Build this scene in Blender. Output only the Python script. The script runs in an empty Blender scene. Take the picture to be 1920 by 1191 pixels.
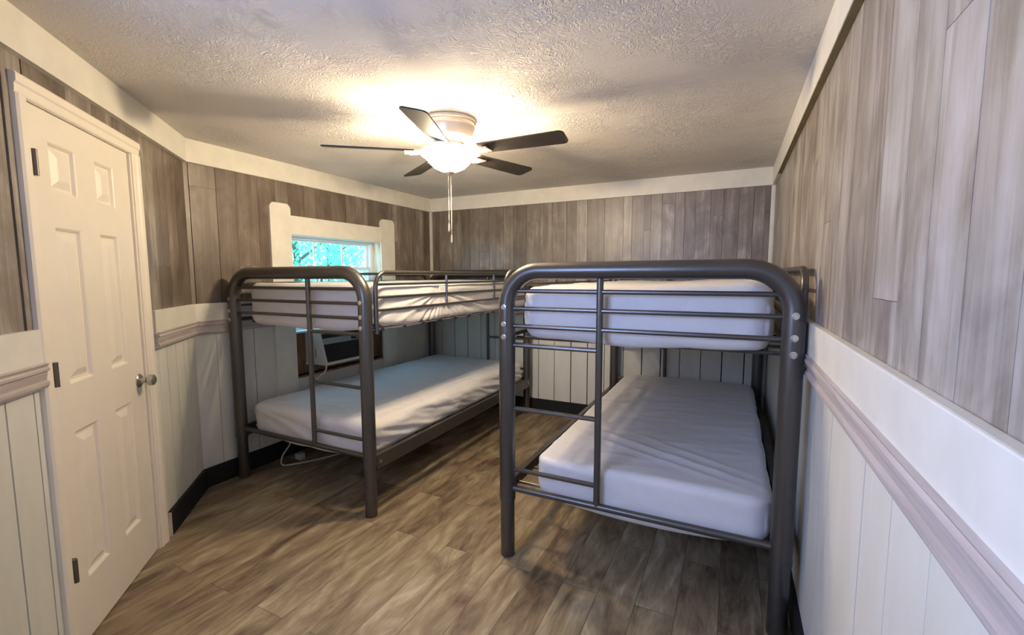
import bpy, bmesh, math, random
from mathutils import Vector, Matrix, noise
random.seed(7)
R = math.radians
sc = bpy.context.scene
COL = sc.collection

# ------------------------------------------------------------------ camera, world, exposure
PX, PY, YAW, PITCH, ROLL, FPX = 0.0, 0.0, 0.4658, 0.0957, -0.0035, 852.87
CAM_H = 1.44
fw = Vector((-math.sin(YAW)*math.cos(PITCH), math.cos(YAW)*math.cos(PITCH), -math.sin(PITCH)))
rt0 = Vector((math.cos(YAW), math.sin(YAW), 0)); up0 = rt0.cross(fw)
rt = rt0*math.cos(ROLL)+up0*math.sin(ROLL); up = up0*math.cos(ROLL)-rt0*math.sin(ROLL)
cd = bpy.data.cameras.new('camera'); cam = bpy.data.objects.new('camera', cd); COL.objects.link(cam)
M4 = Matrix((rt, up, -fw)).transposed().to_4x4(); M4.translation = (PX, PY, CAM_H)
cam.matrix_world = M4
cd.sensor_width = 36; cd.lens = FPX/1920*36
cd.shift_x = (960-944.64)/1920; cd.shift_y = (599.09-595.5)/1920
cd.clip_start = 0.02
sc.camera = cam

w = bpy.data.worlds.new('sky'); sc.world = w; w.use_nodes = True
bg = w.node_tree.nodes['Background']; bg.inputs[0].default_value = (0.46, 0.66, 1.0, 1); bg.inputs[1].default_value = 7.0
vs = sc.view_settings
vs.view_transform = 'Standard'; vs.look = 'None'; vs.gamma = 1; vs.use_curve_mapping = False
vs.exposure = 0.18
LAMP_W = 98.0
DAY_W = 60.0
LAMP_COL = (1.0, 0.83, 0.60)

# ------------------------------------------------------------------ room dimensions
XL, YB, XR, KY = -3.169, 4.414, 0.283, 1.748
ZT, ZC = 2.319, 2.173
BB = 0.135
RT, MT, MB = 1.262, 1.146, 1.058
DD = -0.81
DX, DY = math.cos(DD), math.sin(DD)            # along the diagonal wall, away from the kink
NX, NY = -DY, DX                               # into the room
SEND = 3.62
YR = KY + DY*SEND
XE = XL + DX*SEND
def DW(s, n=0.0): return (XL+DX*s+NX*n, KY+DY*s+NY*n)

# ------------------------------------------------------------------ materials
def new_mat(name):
    m = bpy.data.materials.new(name); m.use_nodes = True
    nt = m.node_tree; b = nt.nodes['Principled BSDF']
    return m, nt, b
def N(nt, t, **k):
    n = nt.nodes.new(t)
    for a, v in k.items(): setattr(n, a, v)
    return n
def L(nt, a, b): nt.links.new(a, b)
def ramp(nt, stops):
    r = N(nt, 'ShaderNodeValToRGB'); e = r.color_ramp.elements
    e[0].position, e[0].color = stops[0][0], (*stops[0][1], 1)
    e[1].position, e[1].color = stops[-1][0], (*stops[-1][1], 1)
    for p, c in stops[1:-1]:
        x = e.new(p); x.color = (*c, 1)
    return r
def coords(nt, scale=(1, 1, 1), rot=(0, 0, 0)):
    tc = N(nt, 'ShaderNodeTexCoord'); mp = N(nt, 'ShaderNodeMapping')
    mp.inputs['Scale'].default_value = scale; mp.inputs['Rotation'].default_value = rot
    L(nt, tc.outputs['Object'], mp.inputs[0]); return mp.outputs[0]
def nz(nt, vec, scale, detail=4, rough=.55, dist=0.0):
    n = N(nt, 'ShaderNodeTexNoise'); n.inputs['Scale'].default_value = scale
    n.inputs['Detail'].default_value = detail; n.inputs['Roughness'].default_value = rough
    n.inputs['Distortion'].default_value = dist
    if vec is not None: L(nt, vec, n.inputs['Vector'])
    return n.outputs['Fac']
def math_(nt, op, a, b=None):
    m = N(nt, 'ShaderNodeMath', operation=op)
    for i, v in enumerate((a, b)):
        if v is None: continue
        if isinstance(v, (int, float)): m.inputs[i].default_value = v
        else: L(nt, v, m.inputs[i])
    return m.outputs[0]
def bump(nt, b, h, strength, dist=0.01):
    bp = N(nt, 'ShaderNodeBump'); bp.inputs['Strength'].default_value = strength
    bp.inputs['Distance'].default_value = dist
    L(nt, h, bp.inputs['Height']); L(nt, bp.outputs[0], b.inputs['Normal']); return bp
def mix(nt, fac, a, b, mode='MIX'):
    m = N(nt, 'ShaderNodeMix', data_type='RGBA', blend_type=mode)
    for i, v in ((0, fac), (6, a), (7, b)):
        if isinstance(v, (int, float)): m.inputs[i].default_value = v
        elif isinstance(v, tuple): m.inputs[i].default_value = (*v, 1)
        else: L(nt, v, m.inputs[i])
    return m.outputs[2]

def simple(name, col, rough=.5, metal=0.0, var=0.06, nscale=8, bmp=0.0, bscale=60):
    m, nt, b = new_mat(name)
    v = coords(nt)
    n = nz(nt, v, nscale, 3)
    r = ramp(nt, [(0.3, tuple(c*(1-var) for c in col)), (0.7, tuple(min(1, c*(1+var)) for c in col))])
    L(nt, n, r.inputs[0]); L(nt, r.outputs[0], b.inputs['Base Color'])
    b.inputs['Roughness'].default_value = rough; b.inputs['Metallic'].default_value = metal
    if bmp: bump(nt, b, nz(nt, v, bscale, 3), bmp, .002)
    return m
MATS = {}
MATS['paint'] = simple('trim_paint', (.76, .73, .64), .45, bmp=.25, bscale=30)
MATS['door'] = simple('door_paint', (.86, .79, .67), .42, var=.02, bmp=.1, bscale=120)
MATS['black'] = simple('black_baseboard', (.006, .006, .006), .7)
MATS['metal'] = simple('pewter_metal', (.125, .118, .108), .33, .75, bmp=.1, bscale=300)
MATS['screw'] = simple('bright_screw', (.6, .6, .6), .25, 1.0)
MATS['nickel'] = simple('satin_nickel', (.55, .52, .48), .28, 1.0)
MATS['fan_body'] = simple('fan_brushed_nickel', (.72, .62, .54), .4, .55)
MATS['blade'] = simple('dark_blade_wood', (.022, .016, .013), .5, var=.3, nscale=14)
MATS['hinge'] = simple('hinge_steel', (.16, .14, .12), .4, .7)
MATS['vinyl'] = simple('white_vinyl', (.80, .83, .85), .35)
MATS['ac_case'] = simple('air_conditioner_case', (.62, .61, .54), .5)
MATS['ac_strip'] = simple('air_conditioner_strip', (.30, .31, .30), .4)
MATS['ac_dark'] = simple('air_conditioner_dark', (.02, .02, .022), .6)
MATS['cord'] = simple('grey_cord', (.58, .58, .54), .5)
MATS['tag'] = simple('paper_tag', (.86, .86, .84), .7)
MATS['tagprint'] = simple('tag_print', (.32, .32, .33), .7)
MATS['rawstrip'] = simple('raw_wood_edge', (.17, .13, .06), .7, var=.2)
MATS['void'] = simple('backing_dark', (.02, .018, .016), .9)
MATS['ground'] = simple('grass_ground', (.06, .14, .05), .9, var=.4, nscale=3)
MATS['bark'] = simple('bark', (.12, .09, .06), .9, var=.3)
MATS['rear'] = simple('rear_wall_paint', (.62, .58, .50), .6)

def plywood():
    m, nt, b = new_mat('raw_plywood')
    v = coords(nt, (9, 9, 1.4))
    r = ramp(nt, [(.3, (.10, .045, .020)), (.55, (.22, .115, .05)), (.75, (.33, .2, .1))])
    L(nt, nz(nt, v, 1.6, 5, .6, 1.2), r.inputs[0]); L(nt, r.outputs[0], b.inputs['Base Color'])
    b.inputs['Roughness'].default_value = .6
    return m
MATS['ply'] = plywood()
def jamb():
    m, nt, b = new_mat('stained_jamb')
    v = coords(nt, (14, 14, 2))
    r = ramp(nt, [(.35, (.42, .22, .10)), (.5, (.70, .58, .42)), (.7, (.82, .76, .64))])
    L(nt, nz(nt, v, 1.5, 4, .6, .6), r.inputs[0]); L(nt, r.outputs[0], b.inputs['Base Color'])
    b.inputs['Roughness'].default_value = .6
    return m
MATS['jamb'] = jamb()

def planks():
    m, nt, b = new_mat('grey_brown_planks')
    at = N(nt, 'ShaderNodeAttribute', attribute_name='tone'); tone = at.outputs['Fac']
    tc = N(nt, 'ShaderNodeTexCoord')
    cb = N(nt, 'ShaderNodeCombineXYZ'); L(nt, math_(nt, 'MULTIPLY', tone, 3.1), cb.inputs[0])
    L(nt, math_(nt, 'MULTIPLY', tone, 57.0), cb.inputs[2])
    ad = N(nt, 'ShaderNodeVectorMath', operation='ADD'); L(nt, tc.outputs['Object'], ad.inputs[0]); L(nt, cb.outputs[0], ad.inputs[1])
    def mp(s):
        q = N(nt, 'ShaderNodeMapping'); q.inputs['Scale'].default_value = s; L(nt, ad.outputs[0], q.inputs[0]); return q.outputs[0]
    streak = nz(nt, mp((17, 17, 1.0)), 1.0, 5, .6, .8)
    fine = nz(nt, mp((120, 120, 3.5)), 1.0, 4, .6, .3)
    patch = nz(nt, mp((5, 5, 2.6)), 1.0, 5, .6, 1.2)
    h = math_(nt, 'ADD', math_(nt, 'MULTIPLY', streak, .45), math_(nt, 'ADD', math_(nt, 'MULTIPLY', fine, .14), math_(nt, 'MULTIPLY', patch, .46)))
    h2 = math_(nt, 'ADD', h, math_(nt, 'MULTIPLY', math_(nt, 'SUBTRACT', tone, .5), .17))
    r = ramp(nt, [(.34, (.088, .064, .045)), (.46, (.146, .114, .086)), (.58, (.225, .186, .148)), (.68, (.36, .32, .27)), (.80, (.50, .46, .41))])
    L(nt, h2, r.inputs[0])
    # a few dark knots
    vo = N(nt, 'ShaderNodeTexVoronoi', feature='F1'); vo.inputs['Scale'].default_value = 1.0; L(nt, mp((5.2, 5.2, 1.7)), vo.inputs['Vector'])
    kn = N(nt, 'ShaderNodeMapRange'); kn.inputs['From Min'].default_value = .02; kn.inputs['From Max'].default_value = .13
    kn.inputs['To Min'].default_value = .55; kn.inputs['To Max'].default_value = 1.0; L(nt, vo.outputs['Distance'], kn.inputs[0])
    mm = N(nt, 'ShaderNodeVectorMath', operation='SCALE'); L(nt, r.outputs[0], mm.inputs[0]); L(nt, kn.outputs[0], mm.inputs['Scale'])
    L(nt, mm.outputs[0], b.inputs['Base Color'])
    b.inputs['Roughness'].default_value = .40; b.inputs['Specular IOR Level'].default_value = .8
    bump(nt, b, math_(nt, 'ADD', streak, fine), .2, .002)
    return m
MATS['planks'] = planks()

def wainscot():
    m, nt, b = new_mat('white_wainscot')
    at = N(nt, 'ShaderNodeAttribute', attribute_name='tone'); tone = at.outputs['Fac']
    v = coords(nt, (6, 6, 1.6))
    n = nz(nt, v, 1.0, 4, .55, .6)
    h = math_(nt, 'ADD', n, math_(nt, 'MULTIPLY', math_(nt, 'SUBTRACT', tone, .5), .22))
    r = ramp(nt, [(.25, (.62, .61, .53)), (.5, (.69, .68, .60)), (.75, (.74, .73, .66))])
    L(nt, h, r.inputs[0]); L(nt, r.outputs[0], b.inputs['Base Color'])
    b.inputs['Roughness'].default_value = .5
    bump(nt, b, n, .2, .003)
    return m
MATS['wains'] = wainscot()

def rail_wood():
    m, nt, b = new_mat('weathered_rail')
    tc = N(nt, 'ShaderNodeTexCoord'); q = N(nt, 'ShaderNodeMapping'); q.inputs['Scale'].default_value = (3, 3, 90)
    L(nt, tc.outputs['Object'], q.inputs[0])
    n = nz(nt, q.outputs[0], 1.0, 4, .6, .3)
    r = ramp(nt, [(.3, (.40, .345, .32)), (.7, (.56, .50, .465))])
    L(nt, n, r.inputs[0]); L(nt, r.outputs[0], b.inputs['Base Color'])
    b.inputs['Roughness'].default_value = .5
    return m
MATS['rail'] = rail_wood()

def ceiling():
    m, nt, b = new_mat('stomped_ceiling')
    v = coords(nt)
    patch = nz(nt, v, 2.2, 3, .5)
    mr = N(nt, 'ShaderNodeMapRange'); mr.inputs['From Min'].default_value = .44; mr.inputs['From Max'].default_value = .62
    mr.inputs['To Min'].default_value = .06; mr.inputs['To Max'].default_value = 1.0; L(nt, patch, mr.inputs[0])
    a = nz(nt, v, 17, 3, .6, 2.4)
    rdg = math_(nt, 'ABSOLUTE', math_(nt, 'SUBTRACT', a, .5))
    rdg = math_(nt, 'MULTIPLY', math_(nt, 'MINIMUM', math_(nt, 'MULTIPLY', rdg, 9.0), 1.0), mr.outputs[0])
    fine = nz(nt, v, 110, 2, .5)
    h = math_(nt, 'ADD', rdg, math_(nt, 'MULTIPLY', fine, .18))
    bump(nt, b, h, .62, .010)
    r = ramp(nt, [(.3, (.64, .60, .555)), (.7, (.70, .66, .61))]); L(nt, nz(nt, v, 1.3, 4), r.inputs[0])
    L(nt, r.outputs[0], b.inputs['Base Color']); b.inputs['Roughness'].default_value = .8
    return m
MATS['ceiling'] = ceiling()

def floor_mat():
    m, nt, b = new_mat('vinyl_plank_floor')
    tc = N(nt, 'ShaderNodeTexCoord'); sp = N(nt, 'ShaderNodeSeparateXYZ'); L(nt, tc.outputs['Object'], sp.inputs[0])
    cb = N(nt, 'ShaderNodeCombineXYZ'); L(nt, sp.outputs[1], cb.inputs[0]); L(nt, sp.outputs[0], cb.inputs[1])
    br = N(nt, 'ShaderNodeTexBrick'); L(nt, cb.outputs[0], br.inputs['Vector'])
    br.offset = .37; br.squash = 1; br.offset_frequency = 2
    for k, v in (('Scale', 1.0), ('Mortar Size', .0012), ('Mortar Smooth', .3), ('Bias', 0.0), ('Brick Width', 1.18), ('Row Height', .165)):
        br.inputs[k].default_value = v
    br.inputs['Color1'].default_value = (0, 0, 0, 1); br.inputs['Color2'].default_value = (1, 1, 1, 1); br.inputs['Mortar'].default_value = (.5, .5, .5, 1)
    rnd = N(nt, 'ShaderNodeSeparateColor'); L(nt, br.outputs['Color'], rnd.inputs[0]); rv = rnd.outputs[0]
    off = N(nt, 'ShaderNodeCombineXYZ'); L(nt, math_(nt, 'MULTIPLY', rv, 9.0), off.inputs[0]); L(nt, math_(nt, 'MULTIPLY', rv, 23.0), off.inputs[1])
    ad = N(nt, 'ShaderNodeVectorMath', operation='ADD'); L(nt, cb.outputs[0], ad.inputs[0]); L(nt, off.outputs[0], ad.inputs[1])
    def mp(s):
        q = N(nt, 'ShaderNodeMapping'); q.inputs['Scale'].default_value = s; L(nt, ad.outputs[0], q.inputs[0]); return q.outputs[0]
    a = nz(nt, mp((2.6, 10, 1)), 1.0, 5, .62, .9)
    c = nz(nt, mp((8, 80, 1)), 1.0, 4, .6, .4)
    d = nz(nt, mp((1.2, 3.5, 1)), 1.5, 3, .6, 1.5)
    h = math_(nt, 'ADD', math_(nt, 'MULTIPLY', a, .58), math_(nt, 'ADD', math_(nt, 'MULTIPLY', c, .14), math_(nt, 'MULTIPLY', d, .30)))
    h = math_(nt, 'ADD', h, math_(nt, 'MULTIPLY', math_(nt, 'SUBTRACT', rv, .5), .10))
    r = ramp(nt, [(.37, (.10, .068, .040)), (.45, (.19, .138, .082)), (.53, (.285, .220, .132)), (.60, (.38, .31, .195)), (.69, (.54, .47, .33))])
    L(nt, h, r.inputs[0])
    colr = mix(nt, br.outputs['Fac'], r.outputs[0], (.06, .045, .03))
    L(nt, colr, b.inputs['Base Color'])
    b.inputs['Roughness'].default_value = .42
    bump(nt, b, math_(nt, 'SUBTRACT', math_(nt, 'MULTIPLY', c, .3), br.outputs['Fac']), .25, .002)
    return m
MATS['floor'] = floor_mat()

def cloth(name, col):
    m, nt, b = new_mat(name)
    v = coords(nt)
    n = nz(nt, v, 9, 5, .6, .8)
    r = ramp(nt, [(.3, tuple(c*.93 for c in col)), (.7, col)]); L(nt, n, r.inputs[0])
    L(nt, r.outputs[0], b.inputs['Base Color'])
    b.inputs['Roughness'].default_value = .62
    b.inputs['Sheen Weight'].default_value = .15
    bump(nt, b, nz(nt, v, 16, 4, .6, 1.5), .25, .006)
    return m
MATS['sheet'] = cloth('white_fitted_sheet', (.74, .72, .71))

def glass():
    m = bpy.data.materials.new('window_glass'); m.use_nodes = True; nt = m.node_tree
    nt.nodes.remove(nt.nodes['Principled BSDF']); out = nt.nodes['Material Output']
    t = N(nt, 'ShaderNodeBsdfTransparent'); t.inputs[0].default_value = (.78, 1.0, .97, 1)
    g = N(nt, 'ShaderNodeBsdfGlossy'); g.inputs['Roughness'].default_value = .03
    mx = N(nt, 'ShaderNodeMixShader'); mx.inputs[0].default_value = .06
    L(nt, t.outputs[0], mx.inputs[1]); L(nt, g.outputs[0], mx.inputs[2]); L(nt, mx.outputs[0], out.inputs[0])
    return m
MATS['glass'] = glass()
def bowl():
    m = bpy.data.materials.new('frosted_lamp_glass'); m.use_nodes = True; nt = m.node_tree
    nt.nodes.remove(nt.nodes['Principled BSDF']); out = nt.nodes['Material Output']
    t = N(nt, 'ShaderNodeBsdfTransparent'); t.inputs[0].default_value = (.9, .88, .84, 1)
    e = N(nt, 'ShaderNodeEmission'); e.inputs[0].default_value = (1, .86, .66, 1); e.inputs[1].default_value = 17.0
    mx = N(nt, 'ShaderNodeMixShader'); mx.inputs[0].default_value = .35
    L(nt, t.outputs[0], mx.inputs[1]); L(nt, e.outputs[0], mx.inputs[2]); L(nt, mx.outputs[0], out.inputs[0])
    return m
MATS['bowl'] = bowl()
def leaf(name, c1, c2):
    m, nt, b = new_mat(name)
    v = coords(nt)
    r = ramp(nt, [(.3, c1), (.7, c2)]); L(nt, nz(nt, v, 5, 4), r.inputs[0]); L(nt, r.outputs[0], b.inputs['Base Color'])
    b.inputs['Roughness'].default_value = .5
    tr = N(nt, 'ShaderNodeBsdfTranslucent'); L(nt, r.outputs[0], tr.inputs[0])
    mx = N(nt, 'ShaderNodeMixShader'); mx.inputs[0].default_value = .5
    L(nt, b.outputs[0], mx.inputs[1]); L(nt, tr.outputs[0], mx.inputs[2]); L(nt, mx.outputs[0], nt.nodes['Material Output'].inputs[0])
    return m
MATS['leaf'] = leaf('tree_leaves', (.20, .58, .34), (.42, .86, .62))
MATS['leaf_pale'] = leaf('pale_leaves', (.34, .66, .50), (.62, .90, .80))

# ------------------------------------------------------------------ object helpers
def tag(o, label=None, cat=None, group=None, kind=None):
    if label: o['label'] = label
    if cat: o['category'] = cat
    if group: o['group'] = group
    if kind: o['kind'] = kind
    return o
def empty(name, loc=(0, 0, 0)):
    o = bpy.data.objects.new(name, None); o.location = loc; o.empty_display_size = .1; COL.objects.link(o); return o
def obj(name, bm, mat, parent=None, smooth=True, angle=35):
    me = bpy.data.meshes.new(name)
    bmesh.ops.recalc_face_normals(bm, faces=bm.faces[:])
    if parent is not None and parent.type == 'EMPTY' and parent.parent is None:
        bmesh.ops.translate(bm, verts=bm.verts[:], vec=-parent.location)
    elif parent is not None and parent.parent is not None and parent.parent.type == 'EMPTY':
        bmesh.ops.translate(bm, verts=bm.verts[:], vec=-parent.parent.location)
    bm.to_mesh(me); bm.free()
    me.materials.append(MATS[mat] if isinstance(mat, str) else mat)
    if smooth:
        me.shade_smooth()
        me.set_sharp_from_angle(angle=R(angle))
    o = bpy.data.objects.new(name, me); COL.objects.link(o)
    if parent is not None: o.parent = parent
    return o
def box(bm, a, b, bev=0.0):
    x0, y0, z0 = [min(p, q) for p, q in zip(a, b)]; x1, y1, z1 = [max(p, q) for p, q in zip(a, b)]
    vsn = [bm.verts.new(p) for p in ((x0,y0,z0),(x1,y0,z0),(x1,y1,z0),(x0,y1,z0),(x0,y0,z1),(x1,y0,z1),(x1,y1,z1),(x0,y1,z1))]
    fs = [bm.faces.new([vsn[i] for i in f]) for f in ((3,2,1,0),(4,5,6,7),(0,1,5,4),(1,2,6,5),(2,3,7,6),(3,0,4,7))]
    if bev:
        es = set(e for f in fs for e in f.edges)
        bmesh.ops.bevel(bm, geom=list(es), offset=bev, segments=2, affect='EDGES', profile=.6)
    return fs
def prism(bm, pts, vec):
    """closed polygon pts (3-D) extruded along vec"""
    a = [bm.verts.new(p) for p in pts]; b = [bm.verts.new(Vector(p)+Vector(vec)) for p in pts]
    n = len(pts)
    fs = [bm.faces.new(a), bm.faces.new(list(reversed(b)))]
    for i in range(n): fs.append(bm.faces.new([a[i], a[(i+1) % n], b[(i+1) % n], b[i]]))
    return fs
def wbox(bm, s0, s1, n0, n1, z0, z1, tone=None, layer=None):
    """box on the diagonal wall: s along the wall, n into the room"""
    pts = [DW(s0, n0), DW(s1, n0), DW(s1, n1), DW(s0, n1)]
    fs = prism(bm, [(p[0], p[1], z0) for p in pts], (0, 0, z1-z0))
    return fs
def tube(bm, pts, r, n=12, cap=True):
    pts = [Vector(p) for p in pts]; rings = []
    prev = None
    for i, p in enumerate(pts):
        t = (pts[min(i+1, len(pts)-1)]-pts[max(i-1, 0)]).normalized()
        if prev is None:
            u = t.orthogonal().normalized()
        else:
            u = (prev-t*prev.dot(t)).normalized()
        prev = u; v = t.cross(u)
        rr = r[i] if isinstance(r, (list, tuple)) else r
        rings.append([bm.verts.new(p+(u*math.cos(2*math.pi*k/n)+v*math.sin(2*math.pi*k/n))*rr) for k in range(n)])
    for a, b in zip(rings, rings[1:]):
        for k in range(n): bm.faces.new([a[k], a[(k+1) % n], b[(k+1) % n], b[k]])
    if cap:
        bm.faces.new(list(reversed(rings[0]))); bm.faces.new(rings[-1])
def rounded(pts, rad, seg=10):
    """polyline with rounded corners"""
    pts = [Vector(p) for p in pts]; out = [pts[0]]
    for a, b, c in zip(pts, pts[1:], pts[2:]):
        d1 = (a-b).normalized(); d2 = (c-b).normalized()
        ang = d1.angle(d2); t = rad/math.tan(ang/2)
        p1 = b+d1*t; p2 = b+d2*t
        cc = b+(d1+d2).normalized()*(rad/math.sin(ang/2))
        v1 = (p1-cc); v2 = (p2-cc); tot = v1.angle(v2)
        for k in range(seg+1):
            q = v1.slerp(v2, k/seg) if tot > 1e-4 else v1
            out.append(cc+q.normalized()*rad)
    out.append(pts[-1]); return out
def lathe(bm, c, prof, n=48, axis='z', cap=True):
    """prof: (radius, height); axis z, or a unit vector"""
    c = Vector(c)
    ax = Vector((0, 0, 1)) if axis == 'z' else Vector(axis).normalized()
    u = ax.orthogonal().normalized(); v = ax.cross(u); rings = []
    for r, h in prof:
        rings.append([bm.verts.new(c+ax*h+(u*math.cos(2*math.pi*k/n)+v*math.sin(2*math.pi*k/n))*max(r, 1e-4)) for k in range(n)])
    for a, b in zip(rings, rings[1:]):
        for k in range(n): bm.faces.new([a[k], a[(k+1) % n], b[(k+1) % n], b[k]])
    if cap:
        bm.faces.new(list(reversed(rings[0]))); bm.faces.new(rings[-1])

# ------------------------------------------------------------------ room shell
T = .10
outline = [(XL-T, KY-.05), (XL-T, YB+T), (XR+T, YB+T), (XR+T, YR-T), (XE-.12, YR-T), (DW(SEND, -T)[0], DW(SEND, -T)[1]), DW(0, -T)]
for nm, z0, z1, mt in (('floor', -.08, 0, 'floor'), ('ceiling', ZT, ZT+.08, 'ceiling')):
    bm = bmesh.new()
    prism(bm, [(XL-T, DW(0, -T)[1], z0), (XL-T, YB+T, z0), (XR+T, YB+T, z0), (XR+T, YR-T, z0), (DW(SEND, -T)[0], YR-T, z0), (DW(SEND, -T)[0], DW(SEND, -T)[1], z0), (DW(0, -T)[0], DW(0, -T)[1], z0)], (0, 0, z1-z0))
    tag(obj(nm, bm, mt, smooth=False), kind='structure')

OY0, OY1, OZ0, OZ1 = 2.514, 3.548, .62, 1.775          # window opening in the left wall
BT = .012                                              # board thickness
def wall(name, boxes):
    bm = bmesh.new()
    for b in boxes: box(bm, *b)
    return tag(obj(name, bm, 'void', smooth=False), kind='structure')
wl = wall('wall_left', [((XL-T, DW(0, -T)[1], 0), (XL-BT, OY0, ZT)), ((XL-T, OY1, 0), (XL-BT, YB+T, ZT)),
                        ((XL-T, OY0, 0), (XL-BT, OY1, OZ0)), ((XL-T, OY0, OZ1), (XL-BT, OY1, ZT))])
wb = wall('wall_back', [((XL-BT, YB+BT, 0), (XR+BT, YB+T, ZT))])
wr = wall('wall_right', [((XR+BT, YR-T, 0), (XR+T, YB+T, ZT))])
bm = bmesh.new(); box(bm, (XE-.05, YR-T, 0), (XR+BT, YR, ZT)); wrr = tag(obj('wall_rear', bm, 'rear', smooth=False), kind='structure')
DS0, DS1, DZ = .722, 1.434, 2.05                       # door opening
WS0, WS1, WZ0, WZ1 = 2.30, 3.40, 1.30, 2.06             # rear daylight window in the diagonal wall
bm = bmesh.new()
for s0, s1, z0, z1 in ((-.05, DS0, 0, ZT), (DS0, DS1, DZ, ZT), (DS1, WS0, 0, ZT), (WS0, WS1, 0, WZ0), (WS0, WS1, WZ1, ZT), (WS1, SEND, 0, ZT)):
    wbox(bm, s0, s1, -T, -BT, z0, z1)
wbox(bm, DS0, DS1, -T, -.05, 0, DZ)
wd = tag(obj('wall_door', bm, 'void', smooth=False), kind='structure')

def boards(name, parent, mat, lines, zr, place, gap=.0022, joints=None, skip=None, tones=(0, 1)):
    """vertical boards between successive lines; joints: {i: z}; skip(a,b)->list of z ranges"""
    bm = bmesh.new(); lay = bm.faces.layers.float.new('tone')
    for i, (a, b) in enumerate(zip(lines, lines[1:])):
        zs = [zr]
        if skip: zs = skip(min(a, b), max(a, b), zr)
        for z0, z1 in zs:
            cuts = [z0]+[z for z in (joints or {}).get(i, []) if z0 < z < z1]+[z1]
            for c0, c1 in zip(cuts, cuts[1:]):
                n0 = len(bm.faces)
                g = gap if not callable(gap) else gap(i)
                sgn = 1 if b > a else -1
                fs = place(bm, a+sgn*g/2, b-sgn*g/2, c0+.0006, c1-.0006)
                bm.faces.ensure_lookup_table()
                t = random.uniform(*tones)
                for f in fs: f[lay] = t
    me = bpy.data.meshes.new(name)
    bmesh.ops.recalc_face_normals(bm, faces=bm.faces[:]); bm.to_mesh(me); bm.free()
    me.materials.append(MATS[mat]); o = bpy.data.objects.new(name, me); COL.objects.link(o); o.parent = parent
    return o
def rand_lines(a, b, lo, hi):
    out = [a]; s = 1 if b > a else -1
    while abs(b-out[-1]) > hi: out.append(out[-1]+s*random.uniform(lo, hi))
    out.append(b); return out
pl_left = lambda bm, a, b, z0, z1: box(bm, (XL-BT, a, z0), (XL, b, z1))
pl_back = lambda bm, a, b, z0, z1: box(bm, (a, YB, z0), (b, YB+BT, z1))
pl_right = lambda bm, a, b, z0, z1: box(bm, (XR, a, z0), (XR+BT, b, z1))
pl_door = lambda bm, a, b, z0, z1: wbox(bm, a, b, -BT, 0, z0, z1)
def skip_left(a, b, zr):
    lo, hi = OY0, OY1
    if b <= lo+.001 or a >= hi-.001: return [zr]
    out = []
    if zr[0] < OZ0: out.append((zr[0], min(zr[1], OZ0)))
    if zr[1] > OZ1: out.append((max(zr[0], OZ1), zr[1]))
    return out
def skip_door(a, b, zr):
    if b > DS0+.001 and a < DS1-.001: return [(max(zr[0], DZ), zr[1])] if zr[1] > DZ else []
    if b > WS0+.001 and a < WS1-.001:
        out = []
        if zr[0] < WZ0: out.append((zr[0], min(zr[1], WZ0)))
        if zr[1] > WZ1: out.append((max(zr[0], WZ1), zr[1]))
        return out
    return [zr]
ZW = 1.10
seam = lambda i: (.0012, .0036, .002, .001, .003)[i % 5]
# upper plank panelling
boards('plank_paneling', wl, 'planks', [KY-.004, 1.775, 1.95, 2.09, 2.25, 2.40, OY0, 2.66, 2.78, 2.94, 3.12, 3.24, 3.40, OY1, 3.70, 3.86, 3.98, 4.14, 4.28, YB], (ZW, ZT), pl_left, lambda i: .005 if i < 2 else seam(i), {1: [2.03], 3: [1.52], 14: [1.8]}, skip_left)
boards('plank_paneling', wb, 'planks', [XL]+rand_lines(XL+.12, -1.13, .10, .19)[0:]+[-.95, -.87, -.76, -.70, -.60, -.49, -.41, -.32, -.20, -.10, .02, .13, .21, XR], (ZW, ZT), pl_back, seam, {18: [1.85], 20: [2.08], 5: [1.7], 9: [2.0], 24: [1.95]})
rl = [YB, 4.22, 4.06, 3.9, 3.7, 3.52, 3.36, 3.2, 3.0, 2.84, 2.66, 2.5, 2.33, 2.15, 2.0, 1.86, 1.73, 1.584, 1.402, 1.29, 1.119, .985, .84, .70, .56, .40, .24, .08, -.1, -.26, -.42, -.6, -.75, YR]
boards('plank_paneling', wr, 'planks', rl, (ZW, ZT), pl_right, seam, {19: [1.387], 21: [1.82], 14: [1.62], 12: [1.9]}, tones=(.95, 1.5))  # boards toned lighter here, standing in for the brighter light on this wall
boards('plank_paneling', wd, 'planks', [.004, .16, .31, .47, .60, DS0, .85, 1.02, 1.20, DS1, 1.54, 1.68, 1.83, 2.0, 2.15, WS0, 2.5, 2.7, 2.9, 3.1, 3.25, WS1, SEND], (ZW, ZT), pl_door, lambda i: .013 if i in (9, 10) else seam(i), {2: [1.5]}, skip_door)
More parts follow.
